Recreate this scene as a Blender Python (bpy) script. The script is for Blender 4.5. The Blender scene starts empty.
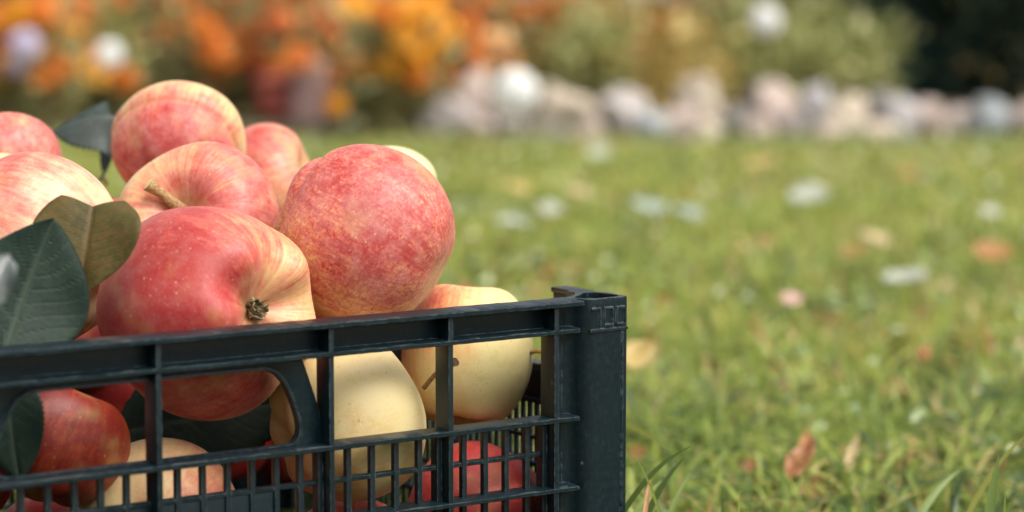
import bpy, bmesh, math, random
import numpy as np
from mathutils import Vector, Matrix, noise
from mathutils.geometry import tessellate_polygon
random.seed(7); rng = np.random.default_rng(7)
SC = bpy.context.scene
def NZ(v):
    """smooth pseudo noise in -1..1 (warped sines)"""
    x, y, z = v[0]*3.1, v[1]*3.1, v[2]*3.1; S = math.sin
    a = S(x+1.9*S(.71*y+.3)+.5*z); b = S(.93*y+1.7*S(.83*z+1.1)+.37*x+2.); c = S(1.11*z+1.8*S(.77*x+2.7)-.41*y+4.)
    return (a+b+c)*.33+.25*S(2.3*x-1.7*y+1.9*z+a*1.5)*c
COL = SC.collection
F = 2500.0; PH = math.atan(278/F); H = .27
RT = Vector((1,0,0)); FW = Vector((0,math.cos(PH),-math.sin(PH))); UP = Vector((0,math.sin(PH),math.cos(PH)))
def ray(x, y): return RT*((x-512)/F) + UP*((256-y)/F) + FW
def P(x, y, d): return Vector((0,0,H)) + ray(x, y)*d
def cam2w(v): return (RT*v[0] + UP*v[1] - FW*v[2]).normalized()     # x right, y up, z towards the viewer

# ------------------------------------------------------------------ helpers
def tag(o, label=None, cat=None, group=None, kind=None):
    if label: o['label'] = label
    if cat: o['category'] = cat
    if group: o['group'] = group
    if kind: o['kind'] = kind
    return o
def empty(name, loc=(0,0,0)):
    o = bpy.data.objects.new(name, None); COL.objects.link(o); o.location = loc
    o.empty_display_size = .02
    return o
def link(name, me, mat, parent=None, smooth=False):
    o = bpy.data.objects.new(name, me); COL.objects.link(o)
    if mat:
        for m in (mat if isinstance(mat, (list, tuple)) else [mat]): me.materials.append(m)
    if smooth: me.polygons.foreach_set('use_smooth', [True]*len(me.polygons))
    if parent: o.parent = parent
    return o
def from_bm(name, bm, mat, parent=None, smooth=False):
    me = bpy.data.meshes.new(name); bm.normal_update(); bm.to_mesh(me); bm.free()
    return link(name, me, mat, parent, smooth)
def pyobj(name, v, f, mat, parent=None, smooth=False):
    me = bpy.data.meshes.new(name); me.from_pydata([tuple(a) for a in v], [], f); me.update()
    return link(name, me, mat, parent, smooth)
def np_mesh(name, V, Q, att=None):
    """V (n,3), Q (m,4) numpy"""
    me = bpy.data.meshes.new(name)
    me.vertices.add(len(V)); me.vertices.foreach_set('co', V.astype(np.float32).ravel())
    k = Q.shape[1]
    me.loops.add(Q.size); me.loops.foreach_set('vertex_index', Q.astype(np.int32).ravel())
    me.polygons.add(len(Q)); me.polygons.foreach_set('loop_start', np.arange(0, Q.size, k, dtype=np.int32))
    me.polygons.foreach_set('loop_total', np.full(len(Q), k, dtype=np.int32))
    if att:
        for n, a in att.items():
            at = me.attributes.new(n, 'FLOAT', 'POINT'); at.data.foreach_set('value', a.astype(np.float32))
    me.update(calc_edges=True); me.validate()
    return me

# ------------------------------------------------------------------ node helpers
class NT:
    def __init__(s, name):
        s.m = bpy.data.materials.new(name); s.m.use_nodes = True
        s.t = s.m.node_tree; s.b = s.t.nodes['Principled BSDF']; s.out = s.t.nodes['Material Output']
    def n(s, typ, **kw):
        x = s.t.nodes.new(typ)
        for k, v in kw.items(): setattr(x, k, v)
        return x
    def l(s, a, b): s.t.links.new(a, b)
    def val(s, sock, v):
        if isinstance(v, bpy.types.NodeSocket): s.l(v, sock)
        elif v is not None: sock.default_value = v
    def math(s, op, a, b=None, c=None, clamp=False):
        x = s.n('ShaderNodeMath', operation=op, use_clamp=clamp)
        s.val(x.inputs[0], a); s.val(x.inputs[1], b); s.val(x.inputs[2], c)
        return x.outputs[0]
    def vmath(s, op, a, b=None, out=0):
        x = s.n('ShaderNodeVectorMath', operation=op); s.val(x.inputs[0], a); s.val(x.inputs[1], b)
        return x.outputs[out]
    def noise(s, vec, scale, detail=3, rough=.5, w=None, dist=0):
        x = s.n('ShaderNodeTexNoise'); x.inputs['Scale'].default_value = scale
        x.inputs['Detail'].default_value = detail; x.inputs['Roughness'].default_value = rough
        x.inputs['Distortion'].default_value = dist
        if w is not None: x.noise_dimensions = '4D'; x.inputs['W'].default_value = w
        s.l(vec, x.inputs['Vector']); return x.outputs['Fac']
    def mix(s, f, a, b, mode='MIX'):
        x = s.n('ShaderNodeMix', data_type='RGBA', blend_type=mode)
        s.val(x.inputs[0], f); s.val(x.inputs[6], a if isinstance(a, bpy.types.NodeSocket) else (*a, 1)); s.val(x.inputs[7], b if isinstance(b, bpy.types.NodeSocket) else (*b, 1))
        return x.outputs[2]
    def ramp(s, f, pts, interp='LINEAR'):
        x = s.n('ShaderNodeValToRGB'); r = x.color_ramp; r.interpolation = interp
        while len(r.elements) < len(pts): r.elements.new(.5)
        for e, (p, c) in zip(r.elements, pts): e.position = p; e.color = (*c, 1)
        s.val(x.inputs[0], f); return x.outputs[0]
    def ss(s, v, a, b):   # smoothstep map
        x = s.n('ShaderNodeMapRange', interpolation_type='SMOOTHSTEP'); s.val(x.inputs[0], v)
        x.inputs[1].default_value = a; x.inputs[2].default_value = b; return x.outputs[0]
    def bump(s, h, strength, dist):
        x = s.n('ShaderNodeBump'); x.inputs['Strength'].default_value = strength; x.inputs['Distance'].default_value = dist
        s.l(h, x.inputs['Height']); s.l(x.outputs[0], s.b.inputs['Normal'])
    def obj(s): return s.n('ShaderNodeTexCoord').outputs['Object']
    def set(s, **kw):
        for k, v in kw.items():
            i = s.b.inputs[k.replace('_', ' ')]
            s.val(i, v if isinstance(v, bpy.types.NodeSocket) or not isinstance(v, tuple) or len(v) != 3 or i.type == 'VECTOR' else (*v, 1))
        return s.m

# ------------------------------------------------------------------ camera, light
cd = bpy.data.cameras.new('camera'); cam = bpy.data.objects.new('camera', cd); COL.objects.link(cam)
cam.location = (0,0,H); cam.rotation_euler = (math.pi/2-PH, 0, 0)
cd.sensor_width = 36; cd.lens = F*36/1024; cd.clip_start = .05; cd.clip_end = 500
cd.dof.use_dof = True; cd.dof.focus_distance = .975; cd.dof.aperture_fstop = 6.6; cd.dof.aperture_blades = 0
SC.camera = cam
SUN_EL, SUN_AZ = math.radians(55), math.radians(128)      # azimuth clockwise from +Y: right and towards the viewer
W = bpy.data.worlds.new('World'); SC.world = W; W.use_nodes = True
nt = W.node_tree; bg = nt.nodes['Background']
sky = nt.nodes.new('ShaderNodeTexSky'); sky.sky_type = 'NISHITA'; sky.sun_disc = False
sky.sun_elevation = SUN_EL; sky.sun_rotation = SUN_AZ; sky.dust_density = 5; sky.air_density = 1
hs = nt.nodes.new('ShaderNodeHueSaturation'); hs.inputs['Saturation'].default_value = .22
nt.links.new(sky.outputs[0], hs.inputs['Color']); nt.links.new(hs.outputs[0], bg.inputs[0]); bg.inputs[1].default_value = .14
sl = bpy.data.lights.new('sun', 'SUN'); sl.energy = 2.2; sl.angle = math.radians(50); sl.color = (1, .93, .82)
so = bpy.data.objects.new('sun', sl); COL.objects.link(so)
sd = Vector((math.sin(SUN_AZ)*math.cos(SUN_EL), math.cos(SUN_AZ)*math.cos(SUN_EL), math.sin(SUN_EL)))
so.rotation_euler = sd.to_track_quat('Z', 'Y').to_euler(); so.location = (3,-3,5)
SC.view_settings.view_transform = 'Standard'; SC.view_settings.look = 'None'; SC.view_settings.gamma = 1
SC.view_settings.exposure = .7
SC.render.engine = 'CYCLES'; SC.cycles.use_denoising = True; SC.cycles.max_bounces = 6
SC.cycles.transparent_max_bounces = 4; SC.cycles.caustics_reflective = False; SC.cycles.caustics_refractive = False

# ------------------------------------------------------------------ apples
CRO = Vector((P(628.5, 297, 1.0).x, P(628.5, 297, 1.0).y, 0)); CRY = Vector((-math.sin(math.radians(34)), math.cos(math.radians(34)), 0))
def skin_mat(R, bdir, p):
    """bdir: unit vector in object space the blush centres on"""
    s = NT('apple_skin'); o = s.obj(); seed = p['seed']
    v = s.vmath('SCALE', o); v.node.inputs[3].default_value = 1/R
    vn = s.vmath('NORMALIZE', v)
    sep = s.n('ShaderNodeSeparateXYZ'); s.l(v, sep.inputs[0])
    cx = s.n('ShaderNodeCombineXYZ'); s.l(sep.outputs[0], cx.inputs[0]); s.l(sep.outputs[1], cx.inputs[1])
    xy = s.vmath('NORMALIZE', cx.outputs[0])
    cz = s.n('ShaderNodeCombineXYZ'); s.l(s.math('MULTIPLY', sep.outputs[2], .16), cz.inputs[2])
    streakv = s.vmath('ADD', xy, cz.outputs[0])
    d = s.vmath('DOT_PRODUCT', vn, tuple(bdir), out=1)
    big = s.noise(v, 1.5, 3, .55, w=seed)
    mid = s.noise(v, 5, 4, .6, w=seed+3)
    st = s.noise(streakv, 7, 4, .65, w=seed+7, dist=.25)
    st2 = s.noise(streakv, 22, 3, .6, w=seed+9)
    fine = s.noise(v, 26, 5, .72, w=seed+11)
    x = s.math('MULTIPLY_ADD', d, p.get('k', .42), p.get('a', .5))
    x = s.math('ADD', x, s.math('MULTIPLY_ADD', big, .8, -.4))
    x = s.math('ADD', x, s.math('MULTIPLY_ADD', mid, .55, -.275))
    x = s.math('ADD', x, s.math('MULTIPLY_ADD', st, p.get('st', .75), -.5*p.get('st', .75)))
    x = s.math('ADD', x, s.math('MULTIPLY_ADD', st2, .55, -.275))
    x = s.math('ADD', x, s.math('MULTIPLY_ADD', fine, p.get('mot', .7), -.5*p.get('mot', .7)))
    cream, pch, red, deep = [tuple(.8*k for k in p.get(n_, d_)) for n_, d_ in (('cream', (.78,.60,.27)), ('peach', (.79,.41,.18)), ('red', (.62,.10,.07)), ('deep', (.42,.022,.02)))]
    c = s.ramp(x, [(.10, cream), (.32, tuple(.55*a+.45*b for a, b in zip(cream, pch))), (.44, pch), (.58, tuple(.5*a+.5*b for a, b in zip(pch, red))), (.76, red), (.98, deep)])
    # greenish-yellow undertone patches
    g = s.ss(s.noise(v, 2.2, 2, .5, w=seed+20), .5, .72)
    c = s.mix(s.math('MULTIPLY', g, .3), c, s.mix(.6, c, (.55,.52,.17)))
    # lenticels
    vo = s.n('ShaderNodeTexVoronoi'); vo.inputs['Scale'].default_value = 10; s.l(v, vo.inputs['Vector'])
    dot = s.math('SUBTRACT', 1, s.ss(vo.outputs['Distance'], .07, .17))
    dot = s.math('MULTIPLY', dot, s.ss(s.noise(v, 4, 1, .5, w=seed+30), .4, .6))
    c = s.mix(s.math('MULTIPLY', dot, .28), c, (.85,.62,.42))
    vo2 = s.n('ShaderNodeTexVoronoi'); vo2.inputs['Scale'].default_value = 22; s.l(v, vo2.inputs['Vector'])
    dot2 = s.math('SUBTRACT', 1, s.ss(vo2.outputs['Distance'], .08, .2))
    c = s.mix(s.math('MULTIPLY', dot2, .17), c, (.82,.58,.36))
    vp = s.n('ShaderNodeTexVoronoi'); vp.inputs['Scale'].default_value = 7.5; s.l(s.vmath('ADD', v, (0, seed, 0)), vp.inputs['Vector'])
    pore = s.math('MULTIPLY', s.math('SUBTRACT', 1, s.ss(vp.outputs['Distance'], .05, .13)), s.math('SUBTRACT', 1, s.ss(x, .3, .5)))
    c = s.mix(s.math('MULTIPLY', pore, .5), c, (.32,.24,.08))
    gr2 = s.math('MULTIPLY', s.ss(s.noise(v, 5.5, 5, .7, w=seed+60), .48, .66), s.math('SUBTRACT', 1, s.ss(x, .3, .55)))
    c = s.mix(s.math('MULTIPLY', gr2, .35), c, (.50,.40,.11))
    # few brown blemishes
    vo3 = s.n('ShaderNodeTexVoronoi'); vo3.inputs['Scale'].default_value = 2.6; s.l(s.vmath('ADD', v, (seed, 0, 0)), vo3.inputs['Vector'])
    bl = s.math('SUBTRACT', 1, s.ss(s.math('ADD', vo3.outputs['Distance'], s.math('MULTIPLY', fine, .06)), .06, .1))
    c = s.mix(s.math('MULTIPLY', bl, .5), c, (.3,.15,.06))
    # russet in the stem cavity
    rr = s.vmath('LENGTH', cx.outputs[0], out=1)
    cav = s.math('SUBTRACT', 1, s.ss(s.math('ADD', rr, s.math('MULTIPLY_ADD', mid, .35, -.17)), .08, .38))
    c = s.mix(s.math('MULTIPLY', cav, .75), c, (.36,.2,.07))
    # natural waxy bloom: a pale matt film, patchy
    wax = s.ss(s.noise(v, 6, 6, .75, w=seed+40), .3, .8)
    c = s.mix(s.math('MULTIPLY', wax, p.get('wax', .14)), c, (.72,.5,.45))
    s.set(Base_Color=c, Roughness=s.math('MULTIPLY_ADD', fine, .25, .34), Specular_IOR_Level=.42,
          Subsurface_Weight=.12, Subsurface_Radius=(1,.4,.2), Subsurface_Scale=.004,
          Sheen_Weight=p.get('sheen', .07), Sheen_Roughness=.4)
    s.b.inputs['Sheen Tint'].default_value = (1,.9,.86,1)
    h = s.math('ADD', s.math('MULTIPLY', fine, .5), s.math('ADD', s.math('MULTIPLY', dot, -.25), s.math('MULTIPLY', mid, .9)))
    s.bump(h, .35, .0007)
    return s.m
def stem_mat():
    s = NT('stem_bark'); n = s.noise(s.obj(), 900, 4, .6)
    s.set(Base_Color=s.ramp(n, [(.3, (.16,.08,.03)), (.55, (.34,.2,.08)), (.75, (.5,.38,.17))]), Roughness=.7); s.bump(n, .6, .0005); return s.m
STEM = stem_mat()
s = NT('stem_cut'); s.set(Base_Color=(.62,.5,.24), Roughness=.8); CUT = s.m
s = NT('calyx_sepal'); n = s.noise(s.obj(), 600, 3); s.set(Base_Color=s.ramp(n, [(.35, (.05,.03,.015)), (.55, (.16,.12,.05)), (.78, (.42,.42,.26))]), Roughness=.9); SEP = s.m

def tube(pts, rad, n=10, cap=True):
    V, Fc = [], []
    for i, p in enumerate(pts):
        t = (pts[min(i+1, len(pts)-1)] - pts[max(i-1, 0)]).normalized()
        a = t.orthogonal().normalized() if i == 0 else (a - t*a.dot(t)).normalized(); b = t.cross(a)
        for k in range(n):
            q = 2*math.pi*k/n; V.append(p + (a*math.cos(q) + b*math.sin(q))*rad[i]*(1+.12*NZ(Vector((i*.9, k*.7, 1)))))
    for i in range(len(pts)-1):
        for k in range(n): Fc.append((i*n+k, i*n+(k+1) % n, (i+1)*n+(k+1) % n, (i+1)*n+k))
    if cap: Fc.append(tuple(range((len(pts)-1)*n, len(pts)*n))); Fc.append(tuple(range(n-1, -1, -1)))
    return V, Fc

def apple(label, px, py, r_px, d, axis, blush, group='apples heaped in the black crate', twist=0., h=.86, flat=.0, sh=None, furrow=None, ridge=None, bas=.26, bw=.34,
          stem=None, calyx=False, lobes=.018, cav=.52, cw=.40, con=.04, hi=False, ry_px=None, **mp):
    for _ in range(60):            # keep every apple clear of the crate's front wall and inside its sides
        c = P(px, py, d); R = r_px/F*d; q_ = Vector((c.x, c.y, 0))-CRO
        if q_.dot(CRY)-R*.99 > .0118: break
        d += .002
    root = empty('apple', c); tag(root, label, 'apple', group)
    az = cam2w(axis); q = az.to_track_quat('Z', 'X').to_matrix() @ Matrix.Rotation(twist, 3, 'Z')
    root.rotation_euler = q.to_euler(); qi = q.transposed()
    nt_, np_ = (144, 96)
    ph0 = mp.get('seed', 1)*1.7
    sa = None
    if sh: sv = qi @ cam2w(sh[1]); sa = math.atan2(sv.y, sv.x)
    if ridge: rm, rc, rb, rg, rw = ridge; rm = qi @ cam2w(rm)
    V = []
    for i in range(np_+1):
        phi = math.pi*i/np_
        sp, cp = math.sin(phi), math.cos(phi)
        for j in range(nt_):
            th = 2*math.pi*j/nt_
            rad = abs(sp)**.88*(1+con*cp)
            zz = h*cp
            zz -= cav*math.exp(-(phi/cw)**1.35) * (1 if i < np_ else 1)
            zz += bas*math.exp(-((math.pi-phi)/bw)**1.6)
            lb = lobes*math.cos(5*th+ph0)*(.35+.65*((1-cp)/2)**1.2)*min(1, sp*1.6) + .03*math.cos(2*th+ph0*2)*sp + .022*math.cos(3*th+ph0*3)*sp
            rad *= 1+lb
            zz -= .9*lobes*math.cos(5*th+ph0)*math.exp(-((math.pi-phi-.5)/.32)**2)*1.6
            zz += .03*math.cos(3*th+ph0)*math.exp(-((phi-.5)/.35)**2)
            if sa is not None: zz += sh[0]*math.cos(th-sa)*math.exp(-((phi-.62)/.42)**2)
            if furrow:
                for (fa, fw, fd, fp, fpw) in furrow:
                    dd = (th-fa+math.pi) % (2*math.pi)-math.pi
                    k = fd*math.exp(-(dd/fw)**2)*math.exp(-((phi-fp)/fpw)**2); rad *= 1-k; zz *= 1-k*.6
            v = Vector((rad*math.cos(th), rad*math.sin(th), zz))
            v *= 1+.022*NZ(v*.45+Vector((ph0, 0, 0)))+.004*NZ(v*1.3+Vector((0, ph0, 0)))
            if ridge:      # a fold where one shoulder of the apple rolls over the next
                t_ = v.normalized().dot(rm)-rc; u_ = min(1, max(0, t_/.22)); v *= 1+rb*u_*u_*(3-2*u_)-rg*math.exp(-(t_/rw)**2)
            V.append(v*R)
    top = V[0]; bot = V[np_*nt_]; V = [top]+V[nt_:np_*nt_]+[bot]; Fc = []
    for j in range(nt_):
        a, b = j, (j+1) % nt_
        Fc.append((0, 1+a, 1+b)); k0 = 1+(np_-2)*nt_; Fc.append((len(V)-1, k0+b, k0+a))
        for i in range(np_-2): Fc.append((1+i*nt_+a, 1+(i+1)*nt_+a, 1+(i+1)*nt_+b, 1+i*nt_+b))
    bl = qi @ cam2w(blush)
    pyobj('skin', V, Fc, skin_mat(R, bl, mp), root, True)
    z0 = (h-cav)*R
    if stem:                       # (length in R, lean direction in viewer axes, thickness in R)
        ln, ld, tk = stem; ld = qi @ cam2w(ld)
        pts, rd = [], []
        for k in range(9):
            t = k/8; pts.append(Vector((0,0,z0-.03*R)) + (Vector((0,0,1))*(t*.55*(1-t*.3)) + ld*(t**1.25))*ln*R)
            rd.append(tk*R*(1.15-.35*t+(.55*max(0, t-.8)/.2 if t > .8 else 0)))
        so_ = pyobj('stem', *tube(pts, rd, 12), STEM, root, True)
        t = (pts[-1]-pts[-2]).normalized(); a = t.orthogonal().normalized(); b = t.cross(a)
        cv = [pts[-1]+t*.012*R]+[pts[-1]+t*.003*R+(a*math.cos(q_)+b*math.sin(q_))*rd[-1]*.86 for q_ in np.linspace(0, 2*math.pi, 11)[:-1]]
        pyobj('stem_tip', cv, [(0, k+1, (k+1) % 10+1) for k in range(10)], CUT, so_)
    if calyx:
        zb = (-h+bas)*R; V2, F2 = [], []
        for k in range(7):
            a = k*2*math.pi/7+.3; rr_ = random.uniform(.09, .15)*R; b0 = len(V2)
            for i in range(5):
                t = i/4; w = .055*R*(1-t)**.8+.004*R
                rad = .035*R+rr_*t*(1-.35*t); z = zb-.01*R-.11*R*math.sin(t*2.3)-(.05*R*t if k % 2 else -.03*R*t)
                for sgn in (-1, 1):
                    V2.append(Vector((rad*math.cos(a)-sgn*w*math.sin(a), rad*math.sin(a)+sgn*w*math.cos(a), z+random.uniform(-1, 1)*.012*R)))
            for i in range(4): F2.append((b0+2*i, b0+2*i+1, b0+2*i+3, b0+2*i+2))
        for k in range(22):        # dry stamens and down
            a = random.uniform(0, 6.28); r0 = random.uniform(0, .09)*R; b0 = len(V2); w = .006*R
            q0 = Vector((r0*math.cos(a), r0*math.sin(a), zb)); q1 = q0*1+Vector((random.uniform(-1, 1)*.07*R, random.uniform(-1, 1)*.07*R, -random.uniform(.08, .2)*R))
            sx = Vector((w, 0, 0)); V2 += [q0-sx, q0+sx, q1+sx*.6, q1-sx*.6]; F2.append((b0, b0+1, b0+2, b0+3))
        co = pyobj('calyx', V2, F2, SEP, root)
        m = co.modifiers.new('s', 'SOLIDIFY'); m.thickness = .012*R
    return root

CR = dict(cream=(.80,.65,.32), peach=(.78,.46,.16), red=(.62,.2,.1))
apple('large red striped apple showing its calyx, behind the rim beside the green leaf', 208, 311, 105, .957, (-.76,-.03,-.65), (-.55,.05,.6),
      seed=2.3, calyx=True, h=1.08, bas=.5, bw=.44, k=.5, a=.70, st=.75, mot=.5, wax=.15, twist=.4, cream=(.80,.58,.28),
      furrow=[(2.2, .28, .08, 2.3, .6), (.2, .22, .05, 2.2, .5), (4.2, .3, .05, 2.3, .5)], lobes=.04)
apple('round mottled red apple on top of the heap nearest the crate corner', 364, 235, 90, 1.0, (-.85,.5,-.15), (.25,.3,.9),
      seed=5.1, h=.98, con=0, lobes=.006, bas=.06, ridge=((-.86,.5,-.1), .80, .05, .05, .035), k=.42, a=.57, st=.45, mot=1.5, wax=.3, peach=(.80,.42,.15), cav=.22, cw=.25)
apple('topmost apple of the heap with a deep red cheek and pale far shoulder', 177, 148, 63, 1.115, (.1,.55,-.83), (-.05,-.15,.95),
      seed=8.2, h=.98, k=.8, a=.34, st=.8, mot=.4, wax=.3, bas=.05, lobes=.01, ridge=((.15,.6,-.79), -.07, .06, .05, .04), cav=.3)
apple('rosy apple with a long woody stem standing out of its cavity', 198, 226, 83, 1.045, (-.16,.30,.93), (.6,.1,.5),
      seed=11.4, h=.84, k=.3, a=.54, st=.7, mot=.45, wax=.3, cav=.42, cw=.33, stem=(.52, (-.72,.55,.15), .07))
apple('cream and pink apple at the left behind the leaves', 33, 254, 97, .99, (-.93,.35,-.1), (-.6,.6,.2),
      seed=14.9, h=.95, k=.3, a=.40, bas=.1, st=.4, mot=.35, wax=.3, cream=(.82,.62,.36), peach=(.78,.42,.25))
apple('pale yellow apple just showing over the cream and pink one', -2, 214, 61, 1.08, (1,0,.1), (-1,0,0), seed=17.2, a=.12, k=.2, mot=.3, st=.3, **CR)
apple('pink apple at the left edge, highest on that side', 6, 168, 58, 1.11, (-.3,.5,-.6), (0,.3,.9), seed=19.6, a=.72, k=.2, st=.5, mot=.4, wax=.4)
apple('red and yellow apple at the back between the topmost and the round mottled one', 273, 190, 64, 1.17, (.9,.3,.1), (-.5,.5,.6), seed=22.1, a=.48, k=.35, st=.5, mot=.5, wax=.3)
apple('green-yellow apple peeping out behind the round mottled one', 385, 212, 67, 1.10, (.95,-.3,.1), (-1,.1,0), seed=24.8, a=.1, k=.25, mot=.3, st=.3, wax=.15, cream=(.74,.70,.36), peach=(.76,.58,.3))
apple('tall pale yellow apple right of the cream one, seen above and through the front wall', 465, 353, 67, 1.035, (.08,.97,-.22), (-.75,.65,.1), seed=27.3, h=1.2, con=-.01, lobes=.012,
      k=.42, a=.2, st=.35, mot=.35, wax=.08, cream=(.80,.67,.31), peach=(.84,.47,.18), stem=None)
apple('cream apple right behind the lattice beside the grip opening', 348, 420, 85, .983, (.75,.25,-.3), (-.2,-1,.1), seed=30.5, h=.95, lobes=.02, cav=.4,
      k=.42, a=.16, st=.3, mot=.3, wax=.15, **CR)
apple('bright red apple low in the crate corner behind the lattice', 477, 518, 78, 1.0, (-.75,.3,-.5), (.1,.3,.9), seed=33.7, h=.9, k=.25, a=.86, st=.5, mot=.5, wax=.12, peach=(.8,.3,.16), red=(.74,.09,.07), deep=(.55,.03,.03))
apple('orange-red apple in shade behind the left half of the grip opening', 50, 440, 78, .938, (.3,.9,-.3), (-.2,.5,.8), seed=36.9, k=.25, a=.84, st=.6, mot=.35, wax=0, sheen=0, peach=(.55,.16,.035), red=(.36,.05,.015), deep=(.22,.018,.01))  # skin colours deepened, painting in the shade behind the grip opening
apple('cream apple at the bottom of the crate under the grip opening', 160, 522, 84, .957, (.1,.3,-.9), (1,.2,.2), seed=39.2, k=.35, a=.22, st=.3, mot=.4, wax=.1, cream=(.80,.62,.32), peach=(.78,.42,.2))
apple('small blurred pinkish apple in the gap left of the rosy stemmed one', 112, 232, 55, 1.11, (0,1,0), (.3,.3,.8), seed=42.3, a=.5, k=.3, mot=.4, st=.3, wax=.4)
apple('dark red apple low between the cream one and its neighbour', 352, 556, 66, 1.0, (0,.8,.4), (0,0,1), seed=45.6, a=.85, k=.2, mot=.4, st=.3, wax=.05)
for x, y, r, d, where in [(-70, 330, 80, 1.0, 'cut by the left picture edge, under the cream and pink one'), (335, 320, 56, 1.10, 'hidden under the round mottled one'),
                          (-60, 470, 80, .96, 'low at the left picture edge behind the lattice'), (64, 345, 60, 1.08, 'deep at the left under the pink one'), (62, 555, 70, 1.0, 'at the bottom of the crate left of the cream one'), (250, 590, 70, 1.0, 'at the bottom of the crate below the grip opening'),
                          (110, 395, 66, 1.12, 'added to block light far behind the left grip half'), (215, 430, 64, 1.14, 'added to block light far behind the right grip half'), (300, 440, 60, 1.16, 'added at the back wall to block light behind the cream one')]:
    apple('shaded apple '+where, x, y, r, d, (random.uniform(-.5,.5), .9, random.uniform(-.5,.5)), (random.uniform(-1,1), .3, .5), seed=50+r*.3+d, a=.9, k=.2, mot=.4, wax=0, sheen=0, peach=(.4,.12,.05), red=(.3,.04,.03))  # dark skins put crate shade into the colour; back ones added to block light

# ------------------------------------------------------------------ crate (local mm: X along the front wall, 0 at the near corner, Y inward, Z up)
TH = math.radians(34); LW, LD = 414., 290.
def plastic(name, scuff=.5):
    s = NT(name); o = s.obj()
    n1 = s.noise(o, 55, 5, .65); n2 = s.noise(o, 420, 4, .7); n3 = s.noise(o, 1500, 3, .6)
    mp = s.n('ShaderNodeMapping'); mp.inputs['Scale'].default_value = (1, 1, .12); s.l(o, mp.inputs[0]); scr = s.noise(mp.outputs[0], 900, 3, .7)
    geo = s.n('ShaderNodeNewGeometry'); bv = s.n('ShaderNodeBevel', samples=6); bv.inputs['Radius'].default_value = .0007
    ed = s.math('SUBTRACT', 1, s.vmath('DOT_PRODUCT', bv.outputs[0], geo.outputs['Normal'], out=1))
    edge = s.math('MULTIPLY', s.ss(ed, .02, .22), s.ss(s.math('ADD', s.math('MULTIPLY', n2, .6), s.math('MULTIPLY', n1, .4)), .42, .62))
    c = s.ramp(s.math('MULTIPLY_ADD', n1, .3, s.math('MULTIPLY', n2, .7)), [(.3, (.001,.006,.009)), (.55, (.002,.009,.013)), (.75, (.004,.015,.020))])
    dust = s.math('MULTIPLY', s.ss(s.math('ADD', s.math('MULTIPLY', n2, .5), s.math('MULTIPLY', scr, .5)), .5, .72), .26)
    c = s.mix(dust, c, (.022,.045,.054))
    vm = s.n('ShaderNodeTexVoronoi'); vm.inputs['Scale'].default_value = 130; s.l(o, vm.inputs['Vector'])
    mud = s.math('MULTIPLY', s.math('SUBTRACT', 1, s.ss(s.math('ADD', vm.outputs['Distance'], s.math('MULTIPLY', n3, .2)), .14, .26)), s.ss(n1, .54, .64))
    c = s.mix(s.math('MULTIPLY', mud, .7), c, (.16,.13,.095))
    c = s.mix(s.math('MULTIPLY', edge, .85), c, (.17,.21,.23))
    s.set(Base_Color=c, Roughness=s.math('MULTIPLY_ADD', n2, .2, .28), Specular_IOR_Level=.34)
    s.bump(s.math('ADD', s.math('MULTIPLY', n2, .6), s.math('ADD', s.math('MULTIPLY', n3, .3), s.math('MULTIPLY', scr, .4))), .25, .0004)
    return s.m
PL = plastic('weathered_black_plastic')
crate = empty('plastic_crate', (P(628.5, 297, 1.0).x, P(628.5, 297, 1.0).y, 0)); crate.rotation_euler = (0, 0, TH)
tag(crate, 'black plastic lattice fruit crate heaped with apples, standing on the lawn', 'crate')
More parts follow.
